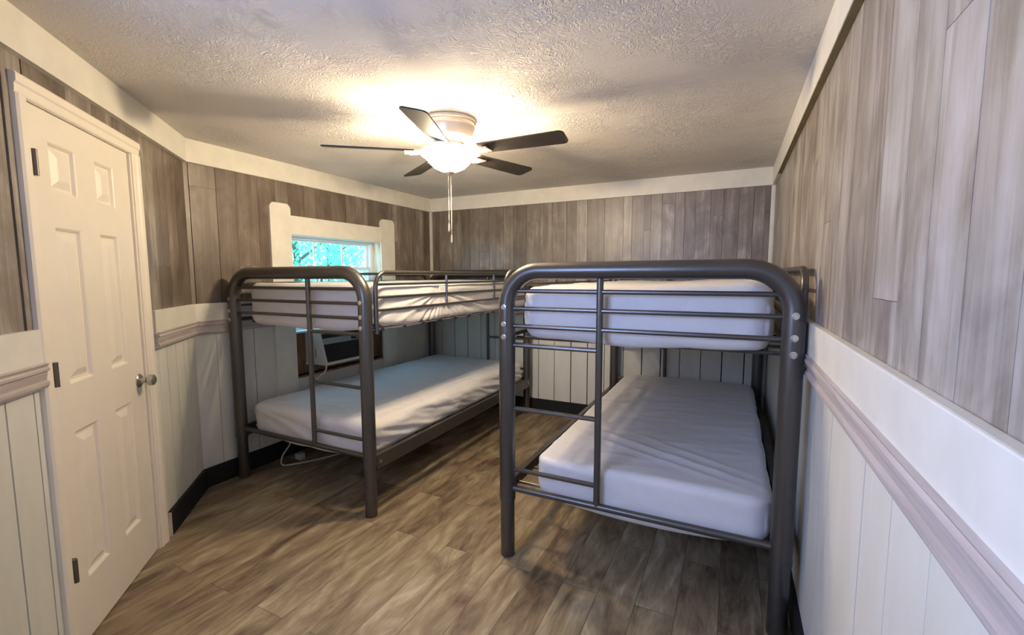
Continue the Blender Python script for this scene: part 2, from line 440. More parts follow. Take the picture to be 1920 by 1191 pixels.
# lower white boards
wg = lambda i: (.004, .0015, .005, .0045)[i % 4]
boards('wainscot', wl, 'wains', [KY-.003, 1.889, 2.02, 2.164, 2.337, OY0, 2.68, 2.86, 3.03, 3.2, 3.38, OY1, 3.75, 3.95, 4.12, 4.28, YB], (0, ZW), pl_left, wg, None, skip_left)
boards('wainscot', wb, 'wains', [XL]+[-3.03+.1747*k for k in range(7)]+[-1.807, -1.633, -1.453, -1.279, -1.107, -.925, -.749, -.579, -.41, -.235, -.062, .113, XR], (0, ZW), pl_back, lambda i: .0095 if i % 4 else .004)
boards('wainscot', wr, 'wains', [YB, 4.24, 4.06, 3.9, 3.7, 3.5, 3.32, 3.1, 2.9, 2.7, 2.5, 2.3, 2.1, 1.93, 1.78, 1.63, 1.247, 1.055, .87, .66, .45, .25, .05, -.2, -.4, -.6, YR], (0, ZW), pl_right, lambda i: .011 if i == 15 else (.006 if i == 16 else .002))
boards('wainscot', wd, 'wains', [.003, .12, .20, .32, .45, .56, DS0, .9, 1.1, 1.3, DS1, 1.535, 1.665, 1.85, 2.03, 2.2, WS0, 2.5, 2.7, 2.9, 3.1, WS1, SEND], (0, ZW), pl_door, lambda i: .007 if i in (11, 12) else (.005 if i == 1 else wg(i)), None, skip_door)

# trim: crown boards, corner strips, chair-rail boards, mouldings, baseboards
tn = [0]
def trim(fn, mat='paint', base=None):
    tn[0] += 1
    bm = bmesh.new(); fn(bm)
    return tag(obj(base or 'trim_%d' % tn[0], bm, mat, smooth=False), kind='structure')
CT = .026
mit = math.tan((-DD-0)/2)   # small mitre at the kink is hidden by overlap
trim(lambda bm: box(bm, (XL, KY-.010, ZC), (XL+CT, YB, ZT), .002))
trim(lambda bm: box(bm, (XL+CT, YB-CT, ZC), (XR-CT, YB, ZT), .002))
trim(lambda bm: box(bm, (XR-CT, YR, ZC), (XR, YB, ZT), .002))
trim(lambda bm: wbox(bm, .009, SEND-.03, 0, CT, ZC, ZT))
trim(lambda bm: box(bm, (XL, YB-.022, RT), (XL+.030, YB, ZC), .004))
trim(lambda bm: box(bm, (XR-.030, YB-.016, RT), (XR, YB, ZC), .004))
# raw wood strip under the crown at the right wall, towards the back corner
trim(lambda bm: box(bm, (XR-CT+.002, 1.52, ZC-.006), (XR-.001, 3.9, ZC-.0005)), 'rawstrip')
RB = .018
trim(lambda bm: box(bm, (XL, KY-.006, MT-.01), (XL+RB, 2.331, RT), .002))
trim(lambda bm: box(bm, (XL, 3.75, MT-.01), (XL+RB, YB, RT), .002))
trim(lambda bm: box(bm, (XL+RB, YB-RB, MT-.01), (XR-RB, YB, RT), .002))
trim(lambda bm: box(bm, (XR-RB-.006, YR, MT-.01), (XR, YB, RT), .004))
trim(lambda bm: wbox(bm, .006, .607, 0, RB, MT-.01, RT))
trim(lambda bm: wbox(bm, 1.504, 2.25, 0, RB, MT-.01, RT))
# moulding profile (out, z)
def mprof(): return [(0, MB), (.020, MB), (.026, MB+.010), (.026, MB+.020), (.018, MB+.026), (.022, MB+.050), (.022, MB+.056), (.030, MB+.060), (.030, MB+.068), (.024, MB+.074), (.030, MT-.004), (.018, MT), (0, MT)]
trim(lambda bm: prism(bm, [(XL+o, KY-.008, z) for o, z in mprof()], (0, 2.331-KY+.008, 0)), 'rail')
trim(lambda bm: prism(bm, [(XL+o, 3.75, z) for o, z in mprof()], (0, YB-3.75, 0)), 'rail')
trim(lambda bm: prism(bm, [(XL+.03, YB-o, z) for o, z in mprof()], (XR-XL-.06, 0, 0)), 'rail')
trim(lambda bm: prism(bm, [(XR-o-.004, YR, z) for o, z in mprof()]+[(XR, YR, MT), (XR, YR, MB)][0:0], (0, YB-YR, 0)), 'rail')
def dm(s0, s1):
    def f(bm):
        p = [DW(s0, o) for o, z in mprof()]
        prism(bm, [(q[0], q[1], z) for q, (o, z) in zip(p, mprof())], (DX*(s1-s0), DY*(s1-s0), 0))
    return f
trim(dm(.009, .600), 'rail'); trim(dm(1.495, 2.25), 'rail')
# baseboards
trim(lambda bm: box(bm, (XL, KY-.004, 0), (XL+.015, YB, BB), .002), 'black', 'baseboard_left')
trim(lambda bm: box(bm, (XL+.015, YB-.015, 0), (XR-.015, YB, BB), .002), 'black', 'baseboard_back')
trim(lambda bm: box(bm, (XR-.015, YR, 0), (XR, YB, BB), .002), 'black', 'baseboard_right')
bd = trim(lambda bm: wbox(bm, .006, .598, 0, .020, 0, BB), 'black', 'baseboard_door')
bm = bmesh.new(); wbox(bm, .598, .603, 0, .020, 0, BB); obj('raw_end', bm, 'jamb', bd, smooth=False)

# ------------------------------------------------------------------ door
door = empty('door_1', (*DW(1.07), 0)); tag(door, kind='structure')
def door_slab():
    bm = bmesh.new()
    s0, s1, z0, z1 = DS0+.004, DS1-.004, .006, DZ-.008
    def P(s, n, z): q = DW(s, n); return bm.verts.new((q[0], q[1], z))
    xs = [s0, .872, 1.022, 1.160, 1.322, s1]; zs = [z0, .243, .842, 1.030, 1.626, 1.755, 1.937, z1]
    n1 = -.006; n0 = -.045
    for i in range(5):
        for j in range(7):
            a, b, c, d = xs[i], xs[i+1], zs[j], zs[j+1]
            if i in (1, 3) and j in (1, 3, 5):
                prev = None
                for ins, dep in ((0, 0), (.005, -.003), (.012, -.013), (.022, -.013), (.044, -.003), (.050, -.001)):
                    ring = [P(a+ins, n1+dep, c+ins), P(b-ins, n1+dep, c+ins), P(b-ins, n1+dep, d-ins), P(a+ins, n1+dep, d-ins)]
                    if prev:
                        for k in range(4): bm.faces.new([prev[k], prev[(k+1) % 4], ring[(k+1) % 4], ring[k]])
                    prev = ring
                bm.faces.new(prev)
            else:
                bm.faces.new([P(a, n1, c), P(b, n1, c), P(b, n1, d), P(a, n1, d)])
    bmesh.ops.remove_doubles(bm, verts=bm.verts[:], dist=1e-5)
    r = [P(s0, n0, z0), P(s1, n0, z0), P(s1, n0, z1), P(s0, n0, z1)]; bm.faces.new(list(reversed(r)))
    f = [P(s0, n1, z0), P(s1, n1, z0), P(s1, n1, z1), P(s0, n1, z1)]
    for k in range(4): bm.faces.new([r[k], r[(k+1) % 4], f[(k+1) % 4], f[k]])
    return bm
slab = obj('door_slab', door_slab(), 'door', door, smooth=False)
def casing(s_in, s_out, z0, z1, top=False):
    """stepped casing profile from inner to outer edge"""
    bm = bmesh.new(); sg = 1 if s_out > s_in else -1; wd_ = abs(s_out-s_in)
    prof = [(0, 0), (0, .010), (.006, .013), (wd_*.45, .014), (wd_*.55, .019), (wd_-.008, .020), (wd_, .014), (wd_, 0)]
    p = [DW(s_in+sg*u, n) for u, n in prof]
    prism(bm, [(q[0], q[1], z0) for q in p], (0, 0, z1-z0)); return bm
obj('door_casing', casing(.712, .640, 0, 2.046), 'door', door, smooth=False)
obj('door_casing', casing(1.444, 1.503, 0, 2.046), 'door', door, smooth=False)
bm = bmesh.new()
prof = [(0, 0), (0, .010), (.006, .013), (.03, .014), (.036, .0195), (.060, .0205), (.068, .015), (.068, 0)]
p = [(*DW(.640, n), 2.046+u) for u, n in prof]
prism(bm, p, (DX*.863, DY*.863, 0)); obj('door_casing', bm, 'door', door, smooth=False)
bm = bmesh.new(); wbox(bm, .712, DS0+.002, -.05, .004, 0, 2.046); wbox(bm, DS1-.002, 1.444, -.05, .004, 0, 2.046); wbox(bm, .712, 1.444, -.05, .004, DZ-.006, 2.046)
obj('door_jamb', bm, 'door', door, smooth=False)
for zc in (1.838, 1.088, .334):
    bm = bmesh.new(); q = DW(1.428, .010); lathe(bm, (q[0], q[1], zc-.045), [(.008, 0), (.008, .09)], 12)
    wbox(bm, 1.412, 1.428, -.006, .008, zc-.044, zc+.044)
    tag(obj('hinge', bm, 'hinge', door), 'dark steel hinge')
kq = DW(.785, -.006); kn = (NX, NY, 0)
bm = bmesh.new()
lathe(bm, (kq[0], kq[1], .925), [(.034, 0), (.034, .004), (.028, .010), (.014, .014), (.012, .030), (.016, .036), (.026, .043), (.0285, .054), (.026, .064), (.018, .070), (.002, .072)], 32, kn)
kb = tag(obj('door_knob', bm, 'nickel', door), 'polished nickel round door knob')

# ------------------------------------------------------------------ window in the left wall
win = empty('window_1', (XL, 3.03, OZ0)); tag(win, kind='structure')
def peg(y0, y1, zt):
    bm = bmesh.new(); c = .032
    prism(bm, [(XL, y0, .50), (XL, y1, .50), (XL, y1, zt-c), (XL, y1-.012, zt-.012), (XL, y1-c, zt), (XL, y0+c, zt), (XL, y0+.012, zt-.012), (XL, y0, zt-c)], (.022, 0, 0))
    return bm
obj('side_casing', peg(2.331, OY0, 2.006), 'paint', win, smooth=False)
obj('side_casing', peg(OY1, 3.75, 2.006), 'paint', win, smooth=False)
bm = bmesh.new(); box(bm, (XL, OY0, OZ1), (XL+.018, OY1, 1.922), .002); obj('head_casing', bm, 'paint', win, smooth=False)
GX = XL-.125
def wb_(name, a, b, mat, par=None, bev=0): 
    bm = bmesh.new(); box(bm, a, b, bev); return obj(name, bm, mat, par or win, smooth=False)
bm = bmesh.new()
box(bm, (XL-.15, OY1-.004, .99), (XL+.003, OY1+.02, OZ1)); obj('side_jamb', bm, 'jamb', win, smooth=False)
bm = bmesh.new(); box(bm, (XL-.15, OY0-.02, .99), (XL+.003, OY0+.004, OZ1)); obj('side_jamb', bm, 'paint', win, smooth=False)
wb_('head_jamb', (XL-.15, OY0, OZ1-.004), (XL+.003, OY1, OZ1+.02), 'vinyl')
wb_('sill', (XL-.15, OY0, .975), (XL-.004, OY1, .990), 'vinyl')
# outer vinyl frame
bm = bmesh.new(); fy0, fy1, fz0, fz1 = OY0+.004, OY1-.004, .99, OZ1-.004
box(bm, (GX-.03, fy0, fz0), (GX+.035, fy0+.03, fz1)); box(bm, (GX-.03, fy1-.035, fz0), (GX+.035, fy1, fz1))
box(bm, (GX-.03, fy0+.03, fz1-.022), (GX+.035, fy1-.035, fz1)); box(bm, (GX-.03, fy0+.03, fz0), (GX+.035, fy1-.035, fz0+.02))
obj('window_frame', bm, 'vinyl', win, smooth=False)
def sash(z0, z1, x, rail_top, rail_bot):
    bm = bmesh.new(); y0, y1 = fy0+.03, fy1-.035; st = .028
    box(bm, (x-.012, y0, z0), (x+.012, y0+st, z1), .002); box(bm, (x-.012, y1-st, z0), (x+.012, y1, z1), .002)
    box(bm, (x-.012, y0+st, z1-rail_top), (x+.012, y1-st, z1), .002); box(bm, (x-.012, y0+st, z0), (x+.012, y1-st, z0+rail_bot), .002)
    s = obj('sash', bm, 'vinyl', win, smooth=False)
    bm = bmesh.new(); q0, q1 = y0+st, y1-st
    for k in (1, 2):
        yy = q0+(q1-q0)*k/3 if k == 2 else q0+(q1-q0)*k/3-.02
        box(bm, (x-.006, yy-.008, z0+rail_bot), (x+.006, yy+.008, z1-rail_top))
    obj('grille_bar', bm, 'vinyl', s, smooth=False)
    bm = bmesh.new(); box(bm, (x-.002, q0, z0+rail_bot), (x+.002, q1, z1-rail_top)); obj('pane', bm, 'glass', s, smooth=False)
    return s
sash(1.500, fz1-.022, GX-.010, .012, .030)
sl = sash(1.01, 1.530, GX+.016, .030, .032)
bm = bmesh.new()
for yy in (2.78, 3.22): box(bm, (GX+.010, yy-.03, 1.530), (GX+.034, yy+.03, 1.544), .004)
obj('sash_lock', bm, 'vinyl', sl, smooth=False)
# plywood infill round the air conditioner
AY0, AY1, AZ0, AZ1 = 2.665, 3.20, .700, .968
bm = bmesh.new(); px0, px1 = XL-.085, XL-.060
box(bm, (px0, OY0, OZ0), (px1, AY0, .975)); box(bm, (px0, AY1, OZ0), (px1, OY1, .975)); box(bm, (px0, AY0, OZ0), (px1, AY1, AZ0-.01))
obj('plywood_infill', bm, 'ply', win, smooth=False)
bm = bmesh.new(); box(bm, (px1, OY0, OZ0-.015), (XL+.006, OY1, OZ0)); box(bm, (px1, OY1-.003, OZ0), (XL-.001, OY1+.018, .975)); box(bm, (px1, OY0-.018, OZ0), (XL-.001, OY0+.003, .975))
obj('opening_lining', bm, 'ply', win, smooth=False)

# ------------------------------------------------------------------ air conditioner
ac = empty('air_conditioner', (XL-.08, (AY0+AY1)/2, AZ0)); tag(ac, 'beige window air conditioner with dark front grille in the plywood infill under the window', 'air conditioner')
XF0, XF1 = XL+.182, XL+.108                          # front face at the bottom and at the top
bm = bmesh.new()
prism(bm, [(XL-.30, AY0, AZ0), (XF0-.02, AY0, AZ0), (XF1-.02, AY0, AZ1), (XL-.30, AY0, AZ1)], (0, AY1-AY0, 0))
case = obj('case', bm, 'ac_case', ac, smooth=False)
def face(z0, z1, y0, y1, t0, t1):
    f = lambda z: XF0-.02+(XF1-XF0)*(z-AZ0)/(AZ1-AZ0)
    bm = bmesh.new(); prism(bm, [(f(z0)+t0, y0, z0), (f(z0)+t1, y0, z0), (f(z1)+t1, y0, z1), (f(z1)+t0, y0, z1)], (0, y1-y0, 0)); return bm
bm = face(AZ0, AZ0+.022, AY0, AY1, 0, .020)
for f_ in (face(AZ0+.022, AZ1, AY0, AY0+.018, 0, .020), face(AZ0+.022, AZ1, AY1-.018, AY1, 0, .020), face(AZ1-.010, AZ1, AY0+.018, AY1-.018, 0, .020)):
    me = bpy.data.meshes.new('t'); f_.to_mesh(me); f_.free(); bm.from_mesh(me); bpy.data.meshes.remove(me)
obj('front_bezel', bm, 'ac_case', ac, smooth=False)
obj('air_outlet', face(.918, AZ1-.010, AY0+.018, AY1-.018, 0, .004), 'ac_dark', ac, smooth=False)
cp = obj('control_panel', face(.870, .918, AY0+.018, AY1-.018, 0, .019), 'ac_strip', ac, smooth=False)
obj('control_knob', face(.882, .906, 3.00, 3.14, .019, .024), 'ac_dark', cp, smooth=False)
obj('control_badge', face(.889, .899, 3.055, 3.09, .024, .027), 'screw', cp, smooth=False)
gr = obj('grille', face(AZ0+.022, .868, AY0+.018, AY1-.018, 0, .010), 'ac_dark', ac, smooth=False)
bm = bmesh.new()
for k in range(11):
    z = AZ0+.03+k*.0125
    f_ = face(z, z+.004, AY0+.02, AY1-.02, .010, .015); me = bpy.data.meshes.new('t'); f_.to_mesh(me); f_.free(); bm.from_mesh(me); bpy.data.meshes.remove(me)
obj('louver', bm, 'ac_dark', gr, smooth=False)
# vent slot in the case side
bm = bmesh.new(); box(bm, (XL+.05, AY0-.001, .76), (XL+.066, AY0+.004, .83)); obj('side_vent', bm, 'ac_strip', case, smooth=False)

# cord: drops behind the lower mattress and loops out on the floor
cord = empty('power_cord', (-3.0, 2.4, 0)); tag(cord, 'pale grey power cord looping on the floor under the left bunk bed', 'cord')
bm = bmesh.new()
def smooth_path(pts, n=8):
    out = []; P = [Vector(p) for p in pts]
    for i in range(len(P)-1):
        p0, p1, p2, p3 = P[max(i-1, 0)], P[i], P[i+1], P[min(i+2, len(P)-1)]
        for k in range(n):
            t = k/n
            out.append(.5*((2*p1)+(p2-p0)*t+(2*p0-5*p1+4*p2-p3)*t*t+(3*p1-p0-3*p2+p3)*t**3))
    out.append(P[-1]); return out
tube(bm, smooth_path([(XL+.13, 2.71, .698), (XL+.12, 2.70, .64), (XL+.05, 2.66, .56), (XL+.03, 2.55, .40), (XL+.05, 2.42, .24), (-3.055, 2.34, .14), (-3.06, 2.27, .06), (-3.02, 2.235, .008), (-2.945, 2.30, .007), (-2.86, 2.44, .007), (-2.78, 2.66, .007), (-2.74, 2.9, .007)]), .0065, 8)
obj('cable', bm, 'cord', cord)
bm = bmesh.new(); box(bm, (-3.045, 2.365, .0), (-2.985, 2.415, .045), .006); obj('plug', bm, 'cord', cord)

# ------------------------------------------------------------------ bunk beds
W_, LEN = 1.203, 2.325
def bunk(xl, y0, sg, label):
    """xl: x of the ladder-side post; sg: +1 when the bed runs towards +x from it"""
    root = empty('bunk_bed', (xl+sg*W_/2, y0+LEN/2, 0)); tag(root, label, 'bunk bed', None)
    X = lambda u: xl+sg*u
    for end in (0, 1):
        y = y0+LEN*end; out = -1 if end == 0 else 1
        bm = bmesh.new(); tube(bm, rounded([(X(0), y, .30), (X(0), y, 1.463), (X(W_), y, 1.463), (X(W_), y, .30)], .17, 12), .040, 20)
        fr = obj('end_frame', bm, 'metal', root)
        for u in (0, W_):
            bm = bmesh.new(); lathe(bm, (X(u), y, 0), [(.034, 0), (.036, .004), (.036, .30), (.041, .305), (.041, .325)], 20)
            obj('leg', bm, 'metal', fr)
        for z in (1.366, 1.281, 1.195):
            bm = bmesh.new(); tube(bm, [(X(.02), y, z), (X(W_-.02), y, z)], .0105, 10); obj('crossbar', bm, 'metal', fr)
        bm = bmesh.new(); tube(bm, [(X(.0), y, .364), (X(W_), y, .364)], .0165, 12); obj('bottom_rail', bm, 'metal', fr)
        bm = bmesh.new(); tube(bm, [(X(.463), y, .36), (X(.463), y, 1.45)], .0155, 12); obj('ladder_rail', bm, 'metal', fr)
        for z in (1.10, .780, .464):
            bm = bmesh.new(); tube(bm, [(X(.0), y, z), (X(.463), y, z)], .0115, 10); obj('rung', bm, 'metal', fr)
        for u in (0, W_):
            for z in (1.288, 1.205, 1.142):
                bm = bmesh.new(); lathe(bm, (X(u), y+out*.0395, z), [(.0135, 0), (.0135, .0015), (.0095, .002), (.0085, .004), (.003, .0042)], 14, (0, out, 0))
                tag(obj('bolt', bm, 'screw', fr), 'bright bolt head')
    for u, so in ((0, -1), (W_, 1)):
        xx = X(u)+sg*so*.0
        o1 = sg*so
        for zb, zt in ((.286, .372), (1.130, 1.156)):
            bm = bmesh.new()
            xa = xx+o1*(.034 if zb < 1 else .012)
            prism(bm, [(xa-.0, y0+.02, zb), (xa+o1*.004, y0+.02, zb), (xa+o1*.004, y0+.02, zt), (xa-o1*.028, y0+.02, zt), (xa-o1*.028, y0+.02, zt-.004), (xa, y0+.02, zt-.004)], (0, LEN-.04, 0))
            rl_ = obj('side_rail', bm, 'metal', root, smooth=False)
            for yy in (y0+.05, y0+LEN-.05):
                bm = bmesh.new(); lathe(bm, (xa+o1*.004, yy, (zb+zt)/2), [(.011, 0), (.011, .003), (.006, .006)], 12, (o1, 0, 0))
                obj('bolt', bm, 'screw', rl_)
        # guard rail
        xg = xx+o1*.034
        bm = bmesh.new(); tube(bm, rounded([(xg, y0+.055, 1.10), (xg, y0+.055, 1.462), (xg, y0+LEN-.055, 1.462), (xg, y0+LEN-.055, 1.10)], .085, 10), .0135, 12)
        g = obj('guard_rail', bm, 'metal', root)
        for z in (1.392, 1.316, 1.239):
            bm = bmesh.new(); tube(bm, [(xg, y0+.055, z), (xg, y0+LEN-.055, z)], .008, 8); obj('guard_bar', bm, 'metal', g)
        for k in (1, 2):
            yy = y0+.055+(LEN-.11)*k/3
            bm = bmesh.new(); tube(bm, [(xg, yy, 1.235), (xg, yy, 1.455)], .009, 8); obj('guard_upright', bm, 'metal', g)
    for zt in (.340, 1.128):
        for k in range(11):
            yy = y0+.14+k*(LEN-.28)/10
            bm = bmesh.new(); tube(bm, [(X(-.012), yy, zt-.009), (X(W_+.012), yy, zt-.009)], .008, 8); obj('slat', bm, 'metal', root)
    return root
YBED_L, YBED_R = 1.985, 2.010
bunk(-1.897, YBED_L, -1, 'dark pewter metal bunk bed under the window, on the left')
bunk(-.992, YBED_R, 1, 'dark pewter metal bunk bed beside the right plank wall')

# ------------------------------------------------------------------ mattresses
def ridge(p, seed, sx, sy, sz):
    q = Vector((p.x*sx+seed, p.y*sy, p.z*sz))
    a = noise.noise(q); return (1-abs(a)*2.2)
def mattress(name, x0, x1, y0, y1, z0, z1, rad, label, side_amp, top_amp, seed, folds=(), sag=(0, 0), fan=None, tilt=None):
    st = .011
    c = Vector(((x0+x1)/2, (y0+y1)/2, (z0+z1)/2)); h = Vector(((x1-x0)/2, (y1-y0)/2, (z1-z0)/2))
    bm = bmesh.new()
    def grid(axis, sgn):
        a, b = [i for i in range(3) if i != axis]
        na, nb = max(2, int(2*h[a]/st)), max(2, int(2*h[b]/st)); g = []
        for i in range(na+1):
            row = []
            for j in range(nb+1):
                p = Vector((0, 0, 0)); p[axis] = sgn*h[axis]; p[a] = -h[a]+2*h[a]*i/na; p[b] = -h[b]+2*h[b]*j/nb
                row.append(bm.verts.new(p))
            g.append(row)
        for i in range(na):
            for j in range(nb): bm.faces.new([g[i][j], g[i+1][j], g[i+1][j+1], g[i][j+1]])
    for ax in range(3):
        for s in (-1, 1): grid(ax, s)
    bmesh.ops.remove_doubles(bm, verts=bm.verts[:], dist=1e-4)
    rc = .09      # plan corner radius
    for v in bm.verts:
        p = v.co.copy()
        # round the plan corners first, then the profile edge
        inn = Vector((max(-h.x+rc, min(h.x-rc, p.x)), max(-h.y+rc, min(h.y-rc, p.y)), 0))
        d = Vector((p.x, p.y, 0))-inn
        if d.length > 1e-6 and abs(abs(p.x)-h.x) < rc and abs(abs(p.y)-h.y) < rc:
            m_ = max(abs(d.x), abs(d.y)); d = d.normalized()*m_; p.x, p.y = inn.x+d.x, inn.y+d.y
            d = Vector((p.x, p.y, 0))-inn
        # distance to plan boundary
        if abs(inn.x) >= h.x-rc-1e-6 or abs(inn.y) >= h.y-rc-1e-6:
            dist = rc-d.length
            dirn = d.normalized() if d.length > 1e-6 else Vector((0, 0, 0))
        else: dist = min(h.x-abs(p.x), h.y-abs(p.y)); dirn = Vector((0, 0, 0))
        k = h.z-abs(p.z); r_ = min(rad, h.z)
        nrm = Vector((0, 0, 0))
        if dist < r_ and k < r_:
            a, b = r_-dist, r_-k
            m_ = max(a, b); l = math.hypot(a, b)
            if l > 1e-6:
                s = m_/l
                na, nb = a*s, b*s
                if dirn.length > 0:
                    p.x += dirn.x*(na-a); p.y += dirn.y*(na-a)
                p.z = math.copysign(h.z-(r_-nb), p.z)
        v.co = p
    bmesh.ops.recalc_face_normals(bm, faces=bm.faces[:]); bm.normal_update()
    disp = {}
    for v in bm.verts:
        p = v.co; n = v.normal.copy(); wp = p+c
        top = max(0, n.z)**1.5; side = max(0, 1-abs(n.z)*1.3)
        d = 0
        # wrinkles pulled along the side, slanting
        tcoord = wp.y if abs(n.x) > abs(n.y) else wp.x
        amp = side_amp if abs(n.x) > abs(n.y) else side_amp*.35
        if fan is not None and abs(n.x) > abs(n.y):
            # wrinkles radiate from a pulled point of the side
            ang = math.atan2(wp.z-fan[1], wp.y-fan[0]+1e-6); rr = math.hypot(wp.z-fan[1], wp.y-fan[0])
            w1 = 1-abs(noise.noise(Vector((ang*5.5+seed, rr*.9, .3))))*2.2
            w2 = 1-abs(noise.noise(Vector((ang*11+seed, rr*2.1, 2.3))))*2.2
            d += side*amp*(w1*.75+w2*.3)*min(1, rr/.12)
        else:
            q = Vector((tcoord*1.6+seed, (wp.z*1.0+tcoord*.22)*16, seed*.3))
            d += side*amp*(1-abs(noise.noise(q))*2.2)
            d += side*amp*.4*(1-abs(noise.noise(q*2.3))*2.2)
        q = Vector((wp.x*2.2+seed, wp.y*3.0, 1.7)); d += top*top_amp*1.3*noise.noise(q)
        q = Vector((wp.x*4+wp.y*1.4, wp.y*9-wp.x*2, seed)); d += top*top_amp*.7*(1-abs(noise.noise(q))*2)
        for (ax, ay, bx, by, wdt, hgt) in folds:
            A = Vector((ax, ay)); B = Vector((bx, by)); Q = Vector((wp.x, wp.y)); AB = B-A
            t = max(0, min(1, (Q-A).dot(AB)/AB.length_squared)); perp = (Q-(A+AB*t)); dd = perp.length
            sgn = 1 if AB.x*(Q.y-A.y)-AB.y*(Q.x-A.x) > 0 else -1
            fall = math.exp(-(dd/wdt)**2)*(math.sin(math.pi*min(1, max(0, t*.9+.05))))
            d += max(0, n.z)*hgt*fall*(1 if sgn > 0 else .5)
        disp[v] = n*d
    for v, dv in disp.items():
        v.co += dv
        # sagging lower edge at the near end
        if sag[0] and v.co.z < 0:
            yy = (v.co.y+h.y); k = math.exp(-(yy/.30)**2)*(v.co.z/-h.z)
            u = (v.co.x+h.x)/(2*h.x)
            v.co.z -= sag[0]*k*math.sin(math.pi*min(1, max(0, u)))**.6
        if sag[1] and v.co.z < 0:
            v.co.z -= sag[1]*(v.co.z/-h.z)*abs(noise.noise(Vector((v.co.x*3+seed, v.co.y*3, .5))))
        if tilt and v.co.z > 0: v.co.z += tilt(v.co.x/h.x, v.co.y/h.y)*(v.co.z/h.z)
        v.co += c
    o = obj(name, bm, 'sheet', None, True, 180)
    tag(o, label, 'mattress'); return o
# left bed
ZU0, ZU1 = 1.132, 1.392
mu = mattress('mattress', -3.05, -1.876, 2.045, 4.25, ZU0-.012, ZU1, .045, 'rumpled white-sheeted mattress on the top bunk of the left bed by the window', .015, .006, 3.1, sag=(.018, .02), fan=(2.70, 1.345))
ml = mattress('mattress', -3.05, -1.925, 2.03, 4.27, .345, .545, .045, 'white-sheeted mattress on the lower bunk of the left bed, below the air conditioner', .017, .006, 8.4,
              folds=[(-2.05, 2.1, -1.97, 4.1, .022, .010), (-2.16, 2.5, -2.0, 3.9, .03, .006), (-3.0, 2.12, -2.4, 2.14, .02, .012)], sag=(.05, .012))
# right bed
mu2 = mattress('mattress', -.945, .150, 2.065, 4.27, ZU0+.002, ZU1-.005, .055, 'white-sheeted mattress on the top bunk of the right bed', .007, .006, 14.2, sag=(.012, .02), tilt=lambda u, v: .028*u if u > 0 else 0)
ml2 = mattress('mattress', -.86, .182, 2.045, 4.27, .345, .530, .035, 'smooth white-sheeted mattress on the lower bunk of the right bed', .006, .005, 21.7,
               folds=[(-.82, 2.62, .15, 2.16, .030, .016), (-.80, 2.50, .12, 2.10, .022, .010), (-.5, 2.62, .15, 2.25, .02, .008), (-.82, 3.60, -.2, 4.05, .03, .010), (-.70, 3.45, -.3, 3.85, .02, .006)], sag=(.055, .0))
# tag on the upper left mattress side
bm = bmesh.new(); box(bm, (-1.864, 2.688, 1.325), (-1.8595, 2.758, 1.368)); tg = obj('care_tag', bm, 'tag', mu, smooth=False); tag(tg, 'small white care tag')
bm = bmesh.new()
for k in range(3):
    for r_ in range(2): box(bm, (-1.8596, 2.697+k*.019, 1.336+r_*.014), (-1.8591, 2.697+k*.019+.012, 1.336+r_*.014+.008))
obj('tag_print', bm, 'tagprint', tg, smooth=False)

# ------------------------------------------------------------------ ceiling fan
FX, FY = -1.478, 2.256
fan = empty('ceiling_fan', (FX, FY, ZT)); tag(fan, 'flush-mount ceiling fan with dark brown blades and a glowing frosted glass bowl light', 'ceiling fan')
bm = bmesh.new()
lathe(bm, (FX, FY, ZT), [(.150, 0), (.153, -.006), (.153, -.020), (.146, -.025), (.146, -.034), (.149, -.037), (.149, -.043), (.142, -.050), (.138, -.072), (.130, -.094), (.131, -.099), (.126, -.104), (.112, -.122), (.090, -.134), (.060, -.140)], 64)
obj('housing', bm, 'fan_body', fan)
bm = bmesh.new(); lathe(bm, (FX, FY, ZT), [(.084, -.134), (.094, -.142), (.094, -.150), (.080, -.158), (.070, -.166), (.050, -.17)], 48); obj('motor_hub', bm, 'fan_body', fan)
bm = bmesh.new()
prof = [(.118, -.168), (.140, -.172), (.166, -.178), (.170, -.184), (.163, -.192), (.143, -.205), (.128, -.220), (.112, -.240), (.088, -.262), (.055, -.278), (.018, -.284)]
inner = [(r-.004, z+.003) for r, z in reversed(prof)]
lathe(bm, (FX, FY, ZT), prof+inner, 64, cap=False)
obj('light_bowl', bm, 'bowl', fan)
bm = bmesh.new(); lathe(bm, (FX, FY, ZT), [(.017, -.276), (.030, -.283), (.030, -.290), (.016, -.296), (.010, -.304), (.003, -.306)], 24)
fn = obj('finial', bm, 'fan_body', fan)
bm = bmesh.new(); tube(bm, [(FX, FY, ZT-.165), (FX, FY, ZT-.28)], .006, 8); obj('centre_rod', bm, 'fan_body', fan)
